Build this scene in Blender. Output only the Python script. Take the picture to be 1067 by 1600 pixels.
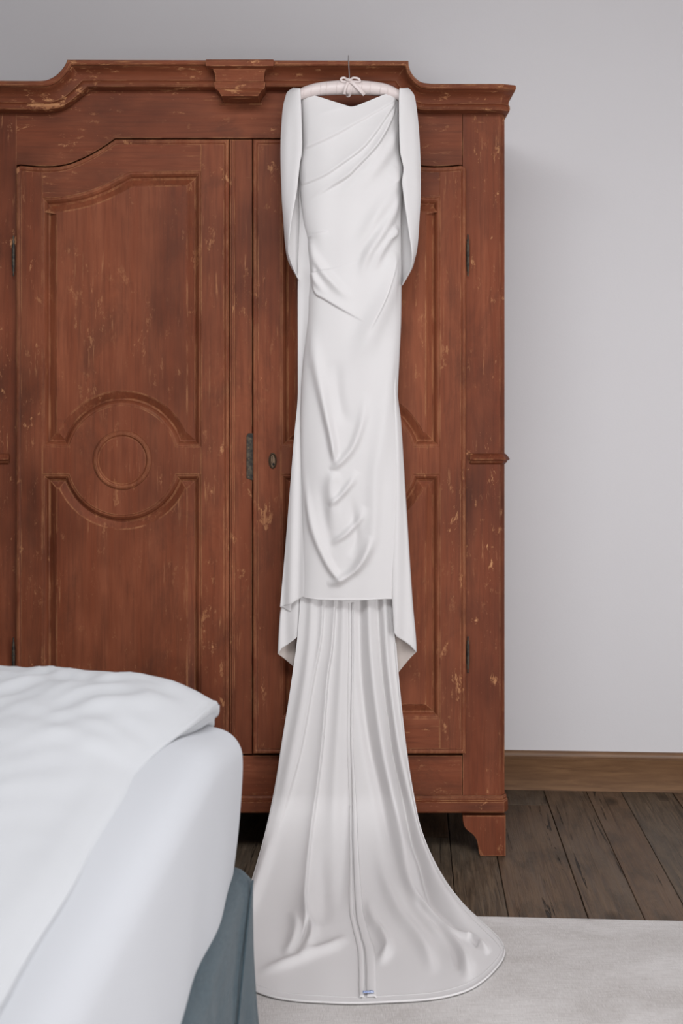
import bpy, bmesh, math, random
import numpy as np
from mathutils import Vector
random.seed(7); np.random.seed(7)
S = bpy.context.scene
for o in list(bpy.data.objects): bpy.data.objects.remove(o)

# ------------------------------------------------------------------ camera, light, exposure
F = 1940.0; CX = 533.5; HY = 640.0; EYE = 1.29; D0 = 3.6      # focal (px), optical axis, eye height, distance to wardrobe face
cd = bpy.data.cameras.new('camera'); cam = bpy.data.objects.new('camera', cd); S.collection.objects.link(cam)
cam.location = (0, -D0, EYE); cam.rotation_euler = (math.pi/2, 0, 0)
cd.sensor_fit = 'VERTICAL'; cd.sensor_height = 36; cd.sensor_width = 24; cd.lens = F/1600*36; cd.shift_y = -(800-HY)/1600
cd.clip_start = .05
cd.dof.use_dof = True; cd.dof.focus_distance = 3.5; cd.dof.aperture_fstop = 4.5
S.camera = cam
S.view_settings.view_transform = 'Standard'; S.view_settings.look = 'None'
S.view_settings.gamma = 1; S.view_settings.use_curve_mapping = False
S.view_settings.exposure = -0.08
W = bpy.data.worlds.new('world'); S.world = W; W.use_nodes = True
W.node_tree.nodes['Background'].inputs[0].default_value = (.86, .91, 1, 1)
W.node_tree.nodes['Background'].inputs[1].default_value = 0.30
def area(name, loc, target, size, power, col):
    l = bpy.data.lights.new(name, 'AREA'); l.shape = 'RECTANGLE'; l.size, l.size_y = size; l.energy = power; l.color = col
    o = bpy.data.objects.new(name, l); S.collection.objects.link(o); o.location = loc
    o.rotation_euler = (Vector(target)-Vector(loc)).to_track_quat('-Z', 'Y').to_euler(); return o
area('window_light_left', (-2.55, -2.9, 1.1), (0.1, -.5, .2), (1.3, 1.4), 4, (1, .985, .97))
area('window_light_right', (2.0, -2.9, .75), (0.1, -.8, 0), (1.2, 1.3), 44, (.95, .975, 1))
area('window_light_rear', (.7, -5.4, .95), (0.4, -.6, 0), (2.6, 1.2), 52, (1, .96, .95))
area('overhead_fill_light', (-.1, -2.0, 2.80), (.2, -.9, 0), (1.5, 1.1), 76, (.95, .975, 1))  # added fill under the closed ceiling, brightens floor and bed; no opening above

# ------------------------------------------------------------------ helpers
def U(px, py, d):                                    # point seen at (px,py), at distance d in front of the lens
    return ((px-CX)*d/F, d-D0, EYE-(py-HY)*d/F)
def link(o, parent=None):
    S.collection.objects.link(o)
    if parent is not None: o.parent = parent
    return o
def tag(o, label=None, cat=None, group=None, kind=None):
    for k, v in (('label', label), ('category', cat), ('group', group), ('kind', kind)):
        if v: o[k] = v
    return o
def empty(name, loc=(0, 0, 0)):
    o = bpy.data.objects.new(name, None); S.collection.objects.link(o); o.location = loc; o.empty_display_size = .1; return o
def mesh(name, verts, faces, mat, parent=None, smooth=30, offset=(0, 0, 0)):
    me = bpy.data.meshes.new(name)
    me.from_pydata([tuple(Vector(v)-Vector(offset)) for v in verts], [], faces)
    bm = bmesh.new(); bm.from_mesh(me)
    bmesh.ops.recalc_face_normals(bm, faces=bm.faces)
    if smooth:
        for f in bm.faces: f.smooth = True
        lim = math.radians(smooth)
        for e in bm.edges:
            if len(e.link_faces) == 2 and e.calc_face_angle(0) > lim: e.smooth = False
    bm.to_mesh(me); bm.free()
    me.materials.append(mat)
    o = bpy.data.objects.new(name, me); link(o, parent); return o
def grid_mesh(name, P, mat, parent=None, solid=0, close_u=False):
    nv, nu = P.shape[:2]; me = bpy.data.meshes.new(name)
    idx = np.arange(nv*nu).reshape(nv, nu)
    if close_u: idx = np.hstack([idx, idx[:, :1]])
    a, b, c, d = idx[:-1, :-1], idx[:-1, 1:], idx[1:, 1:], idx[1:, :-1]
    Fc = np.stack([a, d, c, b], -1).reshape(-1, 4)
    me.vertices.add(nv*nu); me.vertices.foreach_set('co', P.reshape(-1).astype(np.float32))
    me.loops.add(Fc.size); me.loops.foreach_set('vertex_index', Fc.reshape(-1).astype(np.int32))
    me.polygons.add(len(Fc)); me.polygons.foreach_set('loop_start', np.arange(0, Fc.size, 4, dtype=np.int32))
    me.update(calc_edges=True); me.validate()
    me.polygons.foreach_set('use_smooth', np.ones(len(me.polygons), dtype=bool))
    me.materials.append(mat)
    o = bpy.data.objects.new(name, me); link(o, parent)
    if solid:
        m = o.modifiers.new('thickness', 'SOLIDIFY'); m.thickness = solid; m.offset = 0
    return o
def box(name, a, b, mat, parent=None, bev=.001):
    x0, y0, z0 = a; x1, y1, z1 = b
    bm = bmesh.new(); bmesh.ops.create_cube(bm, size=1)
    for v in bm.verts:
        v.co = Vector(((x0+x1)/2+v.co.x*(x1-x0), (y0+y1)/2+v.co.y*(y1-y0), (z0+z1)/2+v.co.z*(z1-z0)))
    if bev: bmesh.ops.bevel(bm, geom=list(bm.edges), offset=bev, segments=1, affect='EDGES')
    me = bpy.data.meshes.new(name); bm.to_mesh(me); bm.free(); me.materials.append(mat)
    o = bpy.data.objects.new(name, me); return link(o, parent)
def cat(pts, n=8):                                   # Catmull-Rom through tuples
    P = np.array(pts, float); out = []
    for i in range(len(P)-1):
        p0 = P[max(i-1, 0)]; p1 = P[i]; p2 = P[i+1]; p3 = P[min(i+2, len(P)-1)]
        for k in range(n):
            t = k/n
            out.append(.5*((2*p1)+(-p0+p2)*t+(2*p0-5*p1+4*p2-p3)*t*t+(-p0+3*p1-3*p2+p3)*t**3))
    out.append(P[-1]); return np.array(out)
def tube(name, path, rad, mat, parent=None, seg=10, flat=1.0):
    P = np.array(path, float); n = len(P)
    if np.isscalar(rad): rad = [rad]*n
    T = np.gradient(P, axis=0); T /= np.linalg.norm(T, axis=1)[:, None]+1e-9
    ref = np.array([0, 1., 0]) if abs(T[:, 1]).mean() < .7 else np.array([0, 0, 1.])
    V = []
    for i in range(n):
        a = np.cross(T[i], ref); a /= np.linalg.norm(a)+1e-9; b = np.cross(T[i], a)
        V.append([P[i]+rad[i]*(math.cos(2*math.pi*k/seg)*a+flat*math.sin(2*math.pi*k/seg)*b) for k in range(seg)])
    verts = [tuple(v) for r in V for v in r]; faces = []
    for i in range(n-1):
        for k in range(seg):
            k2 = (k+1) % seg; faces.append((i*seg+k, i*seg+k2, (i+1)*seg+k2, (i+1)*seg+k))
    faces.append(tuple(range(seg))); faces.append(tuple(range((n-1)*seg, n*seg)))
    return mesh(name, verts, faces, mat, parent, smooth=50)
def offs(poly, d):                                   # inward miter offset of a 2-D polygon
    n = len(poly); A = sum(poly[i][0]*poly[(i+1) % n][1]-poly[(i+1) % n][0]*poly[i][1] for i in range(n))
    s = 1 if A > 0 else -1; out = []
    for i in range(n):
        p = Vector(poly[i-1]); q = Vector(poly[i]); r = Vector(poly[(i+1) % n])
        e1 = (q-p).normalized(); e2 = (r-q).normalized()
        n1 = Vector((-e1.y, e1.x))*s; n2 = Vector((-e2.y, e2.x))*s
        m = n1+n2; m = m/max(m.dot(m), .35)*2
        out.append(tuple(q+m*d*.5*1.0) if False else tuple(q+(n1+n2)/max(1+n1.dot(n2), .3)*d))
    return out
def plane(px_poly, dist):                            # measured outline -> x,z on the plane at that distance
    return [(U(x, y, dist)[0], U(x, y, dist)[2]) for x, y in px_poly]
def prism(name, poly, y0, y1, mat, parent=None, ch=.0012):   # plate, front at y0 (towards the room), arris chamfered
    n = len(poly); inn = offs(poly, ch)
    V = [(x, y0, z) for x, z in inn]+[(x, y0+ch, z) for x, z in poly]+[(x, y1, z) for x, z in poly]
    Fc = [tuple(range(n)), tuple(range(2*n, 3*n))]
    for k in (0, n):
        for i in range(n): j = (i+1) % n; Fc.append((k+i, k+j, k+n+j, k+n+i))
    return mesh(name, V, Fc, mat, parent, smooth=25)
def rings(name, poly, prof, y, mat, parent=None, fill=True, smooth=25):  # nested offsets: prof = [(inset m, proud m)]
    n = len(poly); V = []; Fc = []
    for d, h in prof: V += [(x, y-h, z) for x, z in (offs(poly, d) if d else poly)]
    for k in range(len(prof)-1):
        for i in range(n): j = (i+1) % n; Fc.append((k*n+i, k*n+j, (k+1)*n+j, (k+1)*n+i))
    if fill: Fc.append(tuple(range((len(prof)-1)*n, len(prof)*n)))
    return mesh(name, V, Fc, mat, parent, smooth=smooth)

# ------------------------------------------------------------------ materials
class N:
    def __init__(s, name):
        s.m = bpy.data.materials.new(name); s.m.use_nodes = True; s.t = s.m.node_tree; s.b = s.t.nodes['Principled BSDF']
    def n(s, typ, ins={}, **kw):
        x = s.t.nodes.new(typ)
        for k, v in kw.items(): setattr(x, k, v)
        for k, v in ins.items():
            if isinstance(v, bpy.types.NodeSocket): s.t.links.new(v, x.inputs[k])
            else: x.inputs[k].default_value = v
        return x
    def out(s, k, v):
        if isinstance(v, bpy.types.NodeSocket): s.t.links.new(v, s.b.inputs[k])
        else: s.b.inputs[k].default_value = v
    def co(s, scale=(1, 1, 1), rot=(0, 0, 0), loc=(0, 0, 0)):
        if not hasattr(s, 'tc'): s.tc = s.n('ShaderNodeTexCoord')
        return s.n('ShaderNodeMapping', {0: s.tc.outputs['Object'], 1: loc, 2: rot, 3: scale}).outputs[0]
    def noise(s, v, sc=5, det=4, rough=.55, dist=0):
        return s.n('ShaderNodeTexNoise', {'Vector': v, 'Scale': sc, 'Detail': det, 'Roughness': rough, 'Distortion': dist}).outputs[0]
    def ramp(s, v, a, b, c0=0., c1=1.):
        return s.n('ShaderNodeMapRange', {0: v, 1: a, 2: b, 3: c0, 4: c1}).outputs[0]
    def math(s, op, a, b=0.): return s.n('ShaderNodeMath', {0: a, 1: b}, operation=op).outputs[0]
    def mix(s, f, a, b, mode='MIX'):
        x = s.n('ShaderNodeMix', data_type='RGBA', blend_type=mode)
        for k, v in ((0, f), (6, a), (7, b)):
            if isinstance(v, bpy.types.NodeSocket): s.t.links.new(v, x.inputs[k])
            else: x.inputs[k].default_value = v if k == 0 else (*v, 1)
        return x.outputs[2]
    def bump(s, h, dist, strength=1.):
        s.out('Normal', s.n('ShaderNodeBump', {'Height': h, 'Distance': dist, 'Strength': strength}).outputs[0])

def painted_wood(name, horiz=False, wear=1.0, tint=(1, 1, 1)):
    m = N(name); g = (1, 1, .06) if not horiz else (.06, 1, 1)
    def c(*v): return tuple(a*b for a, b in zip(v, tint))
    big = m.noise(m.co((1, 1, .6) if not horiz else (.6, 1, 1)), 2.6, 4, .6)
    grain = m.noise(m.co(g), 110, 5, .6, .3)
    broad = m.noise(m.co(g, loc=(3, 0, 1)), 26, 4, .65)
    base = m.mix(m.ramp(big, .36, .62), c(.078, .021, .009), c(.235, .072, .034))
    base = m.mix(m.ramp(broad, .35, .7, 0, .75), base, c(.150, .036, .014))
    base = m.mix(m.ramp(grain, .45, .72, 0, .35), base, c(.050, .014, .007))
    dirt = m.ramp(m.noise(m.co((1, 1, .5) if not horiz else (.5, 1, 1), loc=(11, 3, 5)), 7, 5, .7, .5), .52, .72)
    base = m.mix(m.math('MULTIPLY', dirt, .5), base, c(.062, .022, .012))
    # rubbed through paint: flecks, streaks along the grain, short scratches
    patch = m.ramp(m.noise(m.co(loc=(5, 2, 7)), 5.5, 3, .6), .44, .60)
    fl = m.ramp(m.noise(m.co((1, 1, .45) if not horiz else (.45, 1, 1), loc=(1, 9, 2)), 42, 8, .78), .585, .65)
    st = m.ramp(m.noise(m.co(g, loc=(8, 1, 4)), 75, 6, .7), .615, .68)
    tiny = m.ramp(m.noise(m.co(loc=(4, 4, 4)), 230, 3, .6), .70, .76)
    cr = m.ramp(m.noise(m.co((.12, 1, 1.6), rot=(0, .5, 0), loc=(2, 2, 9)), 60, 4, .6), .71, .74)
    bigp = m.ramp(m.noise(m.co((1, 1, .5) if not horiz else (.5, 1, 1), loc=(13, 6, 2)), 13, 9, .74, .3), .615, .64)
    w = m.math('MAXIMUM', m.math('MULTIPLY', m.math('MAXIMUM', fl, st), patch), m.math('MULTIPLY', bigp, .8))
    w = m.math('MAXIMUM', w, m.math('MULTIPLY', tiny, .55)); w = m.math('MAXIMUM', w, m.math('MULTIPLY', cr, .5))
    bev = m.n('ShaderNodeBevel', {'Radius': .0045}, samples=4)
    geo = m.n('ShaderNodeNewGeometry')
    dt = m.n('ShaderNodeVectorMath', {0: bev.outputs[0], 1: geo.outputs['Normal']}, operation='DOT_PRODUCT').outputs['Value']
    edge = m.math('MULTIPLY', m.ramp(dt, .99, .93), m.ramp(m.noise(m.co((1, 1, .4), loc=(7, 7, 1)), 22, 4, .65), .42, .56))
    w = m.math('MAXIMUM', m.math('MULTIPLY', w, .8*wear), m.math('MULTIPLY', edge, .72))
    bare = m.mix(m.ramp(grain, .4, .6), (.46, .225, .105), (.30, .125, .055))
    col = m.mix(w, base, bare)
    m.out('Base Color', col); m.out('Roughness', m.ramp(big, .3, .7, .50, .68)); m.out('Specular IOR Level', .16)
    m.bump(m.math('ADD', m.math('MULTIPLY', grain, .5), m.math('MULTIPLY', w, -.5)), .0006, .7)
    return m.m
WV = painted_wood('painted_wood_upright'); WH = painted_wood('painted_wood_level', True)
WC = painted_wood('painted_wood_cornice', True, 1.35, (.92, .92, .9))
WP = painted_wood('painted_wood_panel', False, .6, (1.04, 1.05, 1.05))
WX = painted_wood('painted_wood_post', False, 1.5, (.92, .88, .87))

def simple(name, col, rough=.5, metal=0., spec=.5):
    m = N(name); m.out('Base Color', (*col, 1)); m.out('Roughness', rough); m.out('Metallic', metal); m.out('Specular IOR Level', spec)
    return m
def iron():
    m = simple('dark_iron', (.045, .038, .032), .55, .7)
    n = m.noise(m.co(), 90, 4, .6); m.out('Base Color', m.mix(m.ramp(n, .4, .7), (.030, .026, .023), (.11, .085, .06))); m.bump(n, .0006)
    return m.m
IRON = iron(); STEEL = simple('bright_steel', (.62, .62, .63), .22, 1).m; BLACK = simple('dark_hole', (.006, .005, .004), .9).m
def plate_mat():
    m = simple('aged_brass', (.10, .085, .06), .45, .8); n = m.noise(m.co(), 60, 3)
    m.out('Base Color', m.mix(n, (.06, .042, .028), (.19, .125, .080))); return m.m
PLATE = plate_mat()

def fabric(name, col, sheen=.15, rough=.8, weave=900, relief=.00012, spec=.25, col2=None):
    m = N(name); m.out('Base Color', (*col, 1))
    if col2: m.out('Base Color', m.mix(m.ramp(m.noise(m.co(), 6, 3), .35, .65), col, col2))
    m.out('Roughness', rough); m.out('Sheen Weight', sheen); m.out('Specular IOR Level', spec)
    m.bump(m.noise(m.co(), weave, 2, .6), relief, .5); return m.m
CREPE = fabric('ivory_crepe', (.610, .588, .584), .1, .62, 1400, .0001, .3)
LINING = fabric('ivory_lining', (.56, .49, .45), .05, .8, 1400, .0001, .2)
SATIN = fabric('pale_pink_satin', (.62, .535, .515), .05, .38, 1200, .00008, .5)
COTTON = fabric('white_cotton', (.475, .48, .495), .1, .85, 800, .0001, .2)
COTTON2 = fabric('white_cotton_sheet', (.465, .472, .495), .1, .85, 800, .0001, .2)
def blue_linen():
    m = N('blue_grey_linen')
    a = m.noise(m.co((1, 1, 14)), 60, 3); b = m.noise(m.co((14, 14, 1)), 60, 3)
    t = m.math('ADD', a, b)
    m.out('Base Color', m.mix(m.ramp(t, .8, 1.2), (.017, .039, .052), (.037, .071, .092)))
    m.out('Roughness', .9); m.out('Sheen Weight', .2); m.bump(t, .002, .9); return m.m
BLUE = blue_linen()

def wall_mat():
    m = N('lilac_grey_plaster'); n = m.noise(m.co(), 1.4, 3); f = m.noise(m.co(), 170, 4, .6)
    m.out('Base Color', m.mix(n, (.635, .618, .628), (.665, .648, .658))); m.out('Roughness', .9); m.out('Specular IOR Level', .15)
    m.bump(f, .0005, .5); return m.m
WALL = wall_mat()
CEIL = simple('white_ceiling_paint', (.62, .60, .60), .9).m
def oak(name, planks=True):
    m = N(name)
    oi = m.n('ShaderNodeObjectInfo').outputs['Random']
    off = m.n('ShaderNodeCombineXYZ', {0: m.math('MULTIPLY', oi, 37.), 1: m.math('MULTIPLY', oi, 91.), 2: 0.})
    tc = m.n('ShaderNodeTexCoord'); v0 = m.n('ShaderNodeVectorMath', {0: tc.outputs['Object'], 1: off.outputs[0]}, operation='ADD').outputs[0]
    def mp(s): return m.n('ShaderNodeMapping', {0: v0, 3: s}).outputs[0]
    g = m.noise(mp((1, .05, 1)), 90, 6, .65, .6); b = m.noise(mp((1, .25, 1)), 7, 4, .6, .8)
    c = m.mix(m.ramp(g, .35, .65), (.033, .023, .015), (.150, .103, .066))
    c = m.mix(m.ramp(b, .42, .68, 0, .75), c, (.135, .105, .078))
    c = m.mix(m.ramp(oi, .45, .95, 0, .55), c, (.165, .085, .045)); blot = m.ramp(m.noise(mp((1, .4, 1)), 11, 5, .7), .50, .66); c = m.mix(m.math('MULTIPLY', blot, .7), c, (.050, .036, .024))
    ck = m.ramp(m.noise(mp((1, .035, 1)), 26, 5, .7, 1.5), .625, .645)
    kn = m.n('ShaderNodeTexVoronoi', {'Vector': mp((1, .5, 1)), 'Scale': 4.2}).outputs['Distance']
    kn = m.ramp(kn, .13, .05)
    dk = m.math('MAXIMUM', ck, kn); c = m.mix(m.math('MULTIPLY', dk, .85), c, (.010, .007, .005))
    sc = m.math('MULTIPLY', m.ramp(m.noise(mp((.25, 1, 1)), 60, 3, .5), .73, .77), m.ramp(b, .5, .6)); c = m.mix(m.math('MULTIPLY', sc, .6), c, (.30, .26, .22))
    m.out('Base Color', c); m.out('Roughness', m.ramp(g, .3, .7, .42, .6)); m.out('Specular IOR Level', .25)
    m.bump(m.math('SUBTRACT', g, m.math('MULTIPLY', dk, 1.5)), .003, .9); return m.m
OAK = oak('old_oak_boards')
def skirt():
    m = N('oiled_oak_skirting'); g = m.noise(m.co((.06, 1, 1)), 70, 5, .6, .5); b = m.noise(m.co((.4, 1, 1.5)), 6, 3, .5, 1)
    c = m.mix(m.ramp(g, .35, .65), (.135, .066, .029), (.215, .112, .052)); c = m.mix(m.ramp(b, .5, .7, 0, .5), c, (.125, .060, .027))
    m.out('Base Color', c); m.out('Roughness', .45); m.bump(g, .0004, .5); return m.m
SKIRT = skirt()
def rug_mat():
    m = N('silky_woven_rug')
    big = m.noise(m.co((1, 1.6, 1)), 3.2, 5, .6, .4); rib = m.noise(m.co((6, .5, 1)), 95, 3, .6); rib2 = m.noise(m.co((.5, 6, 1)), 60, 3, .6)
    c = m.mix(m.ramp(big, .36, .62), (.40, .365, .345), (.58, .55, .535))
    c = m.mix(m.ramp(rib, .35, .7, 0, .55), c, (.72, .69, .67)); c = m.mix(m.ramp(rib2, .45, .75, 0, .5), c, (.36, .32, .30))
    m.out('Base Color', c); m.out('Roughness', .8); m.out('Sheen Weight', .2)
    m.bump(m.math('ADD', rib, m.math('MULTIPLY', rib2, .6)), .0018, .7); return m.m
RUG = rug_mat()

# ------------------------------------------------------------------ the room (turned 3.2 degrees against the wardrobe)
A = math.radians(3.2); O = Vector((.557, .633, 0)); EX = Vector((math.cos(A), -math.sin(A), 0)); EY = Vector((math.sin(A), math.cos(A), 0))
def R(s, t, z): v = O+EX*s+EY*t; return (v.x, v.y, z)
def rbox(name, s0, s1, t0, t1, z0, z1, mat, parent=None, bev=0.):   # box in room axes with its own origin
    o = box(name, (-(s1-s0)/2, -(t1-t0)/2, -(z1-z0)/2), ((s1-s0)/2, (t1-t0)/2, (z1-z0)/2), mat, parent, bev)
    o.location = R((s0+s1)/2, (t0+t1)/2, (z0+z1)/2); o.rotation_euler = (0, 0, -A); return o
SL, SR, TF, CH = -3.3, 2.1, -6.6, 2.85
fl = mesh('floor', [R(s, t, z) for z in (-.06, -.022) for s, t in ((SL, TF), (SR, TF), (SR, .1), (SL, .1))], [(0, 1, 2, 3), (4, 5, 6, 7), (0, 1, 5, 4), (1, 2, 6, 5), (2, 3, 7, 6), (3, 0, 4, 7)], OAK, None, 0); tag(fl, 'dark old oak board floor', None, None, 'structure')
tag(rbox('wall_back', SL-.1, SR+.1, 0, .1, -.02, CH, WALL), 'plain lilac grey plaster wall behind the wardrobe', None, None, 'structure')
tag(rbox('wall_right', SR, SR+.1, TF, 0, -.02, CH, WALL), None, None, None, 'structure')
# left wall with a tall window opening
wl = empty('wall_left'); tag(wl, None, None, None, 'structure')
t0w, t1w, z0w, z1w = -3.9, -2.5, .45, 2.05
for a in ((TF, t0w, -.02, CH), (t1w, 0, -.02, CH), (t0w, t1w, -.02, z0w), (t0w, t1w, z1w, CH)):
    rbox('wall_section', SL-.1, SL, *a, WALL, wl)
w1 = empty('window_1'); tag(w1, 'tall window in the left wall', None, None, 'structure')
WHITE = simple('white_window_paint', (.75, .75, .74), .4).m
for a in ((t0w, t0w+.06, z0w, z1w), (t1w-.06, t1w, z0w, z1w), (t0w, t1w, z0w, z0w+.06), (t0w, t1w, z1w-.06, z1w), ((t0w+t1w)/2-.03, (t0w+t1w)/2+.03, z0w, z1w)):
    rbox('window_frame', SL-.08, SL-.03, *a, WHITE, w1, .003)
tag(rbox('ceiling', SL-.1, SR+.1, TF, .1, CH, CH+.1, CEIL), None, None, None, 'structure')
# skirting board: lower board and rounded cap
pz = [(0, 0), (-.020, 0), (-.020, .104), (-.0215, .107), (-.0215, .110), (-.016, .112), (-.0165, .121), (-.013, .127), (-.007, .130), (0, .130)]
def baseboard(name, s0, s1):
    V = [R(s0, t, z) for t, z in pz]+[R(s1, t, z) for t, z in pz]; n = len(pz)
    Fc = [(i, (i+1) % n, n+(i+1) % n, n+i) for i in range(n)]+[tuple(range(n)), tuple(range(n, 2*n))]
    return tag(mesh(name, V, Fc, SKIRT, None, 35), 'golden brown wooden skirting board with a rounded top', None, None, 'structure')
baseboard('baseboard_back', SL, SR)
# floor boards, each an object
def seam_s(px):
    d = F*EYE/789; p = Vector(((px-CX)*d/F, d-D0, 0))-O; return p.dot(EX)-math.tan(0)*0
ref_t = (Vector((0, F*EYE/789-D0, 0))-O).dot(EY)
seams = [seam_s(p) for p in (-560, -455, -330, -245, -140, -20, 60, 165, 262, 375, 470, 590, 713, 794, 917, 1004, 1076, 1181, 1275, 1400, 1490)]
seams = [seams[0]-.19*k for k in range(8, 0, -1)]+seams+[seams[-1]+.17*k for k in range(1, 6)]
jt = {13+8: -.165}
for i in range(len(seams)-1):
    a, b = max(seams[i], SL), min(seams[i+1], SR)
    if b-a < .02: continue
    cuts = [-.0, TF]
    k = i-8
    if k == 13: cuts = [0, -.175, -2.6, TF]
    elif k in (14, 15, 16, 12): cuts = [0, -1.9-.2*(k % 3), TF]
    else:
        t = -random.uniform(.5, 2.2); cuts = [0]
        while t > TF+.3: cuts.append(t); t -= random.uniform(1.8, 2.6)
        cuts.append(TF)
    for c0, c1 in zip(cuts[:-1], cuts[1:]):
        rbox('floor_board', a+.0012, b-.0012, c1+.001, c0-.001, -.022, random.uniform(-.0012, .0), OAK, fl, .0012)
# rug
RT = (Vector((0, F*(EYE-.008)/790.5-D0, 0))-O).dot(EY)+.012
rx0, rx1, ry1 = -1.75, 1.55, -4.3
def rug():
    n = 60; V = []; Fc = []
    prof = [(0, 0), (.0, .006), (.004, .0105), (.012, .0115)]
    c = [(rx0, ry1), (rx1, ry1), (rx1, RT), (rx0, RT)]
    for d, z in prof: V += [R(s, t, z) for s, t in offs(c, d)]
    for k in range(3):
        for i in range(4): j = (i+1) % 4; Fc.append((k*4+i, k*4+j, k*4+4+j, k*4+4+i))
    Fc.append((12, 13, 14, 15)); Fc.append((0, 1, 2, 3))
    o = mesh('rug', V, Fc, RUG, None, 40)
    return tag(o, 'pale beige grey woven rug with silky mottled patches, lying on the dark boards', 'rug')
rug()

# ------------------------------------------------------------------ wardrobe
wd = tag(empty('wardrobe', (0, 0, 0)), 'large antique red-brown painted wooden wardrobe with worn paint and moulded doors', 'wardrobe')
XL = U(-40, 0, D0)[0]; XR = U(789, 0, D0)[0]; BACK = .54
zb = U(0, 1262, D0)[2]; zt = U(0, 150, D0)[2]
box('side_panel', (XL, .03, zb), (XL+.022, BACK, zt), WX, wd); box('side_panel', (XR-.022, .03, zb), (XR, BACK, zt), WX, wd)
box('back_panel', (XL+.022, BACK-.012, zb), (XR-.022, BACK, zt), WV, wd)
box('top_board', (XL+.022, .02, zt-.022), (XR-.022, BACK-.012, zt), WH, wd); box('bottom_board', (XL+.022, .02, zb), (XR-.022, BACK-.012, zb+.025), WH, wd)
def mir(x, c=374.5): return 2*c-x
# corner posts with a canted outer edge
def post(m):
    z1 = U(0, 172, D0)[2]; z0 = U(0, 1250, D0)[2]
    f = (lambda x: x) if not m else mir
    fp = [(f(723), .045), (f(723), .0), (f(781), -.002), (f(789), .013), (f(789), .045)]
    fp = [((x-CX)*D0/F, y) for x, y in fp]
    V = [(x, y, z0) for x, y in fp]+[(x, y, z1) for x, y in fp]; n = 5
    bm = [(i, (i+1) % n, n+(i+1) % n, n+i) for i in range(n)]+[tuple(range(n)), tuple(range(n, 2*n))]
    return mesh('corner_post', V, bm, WX, wd, 20)
post(0); post(1)
# door outline (left leaf, pixels of the photograph)
arch = [(32, 258.5), (48, 260), (64, 261), (80, 261), (95, 259.5), (110, 256), (125, 250), (140, 243), (155, 234.5), (168, 226), (180, 217.5)]
arch = [tuple(p) for p in cat(arch, 3)]
DB = 1178
ARC = lambda y0, sg: [(191+86*math.cos(t), 719+86*math.sin(t)) for t in np.linspace(*((math.asin((y0-719)/86), -math.pi-math.asin((y0-719)/86)) if sg < 0 else (math.pi-math.asin((y0-719)/86), math.asin((y0-719)/86))), 40)]
opn_top = [tuple(p) for p in cat([(66, 308), (80, 309.5), (103, 307), (122, 303.5), (140, 298.5), (165, 288.5), (185, 278), (202, 269)], 3)]
up_arc = ARC(698, -1)      # from right end over the top to the left end
lo_arc = ARC(741, 1)       # from left end under to the right end
def upper_at(d):
    q = offs(opn_top+[(314, 267.5), (314, 698), (66, 698)], d) if d else opn_top+[(314, 267.5), (314, 698), (66, 698)]
    r = 86+d; t = math.asin((698-d-719)/r)
    return q[:-1]+[(191+r*math.cos(a), 719+r*math.sin(a)) for a in np.linspace(t, -math.pi-t, 40)]+q[-1:]
def lower_at(d):
    r = 86+d; t = math.asin((741+d-719)/r)
    return [(66+d, 741+d)]+[(191+r*math.cos(a), 719+r*math.sin(a)) for a in np.linspace(math.pi-t, t, 40)]+[(314-d, 741+d), (314-d, 1123-d), (66+d, 1123-d)]
upper = opn_top+[(314, 267.5), (314, 698)]+up_arc+[(66, 698)]
lower = [(66, 741)]+lo_arc+[(314, 741), (314, 1123), (66, 1123)]
PX = D0/F
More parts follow.
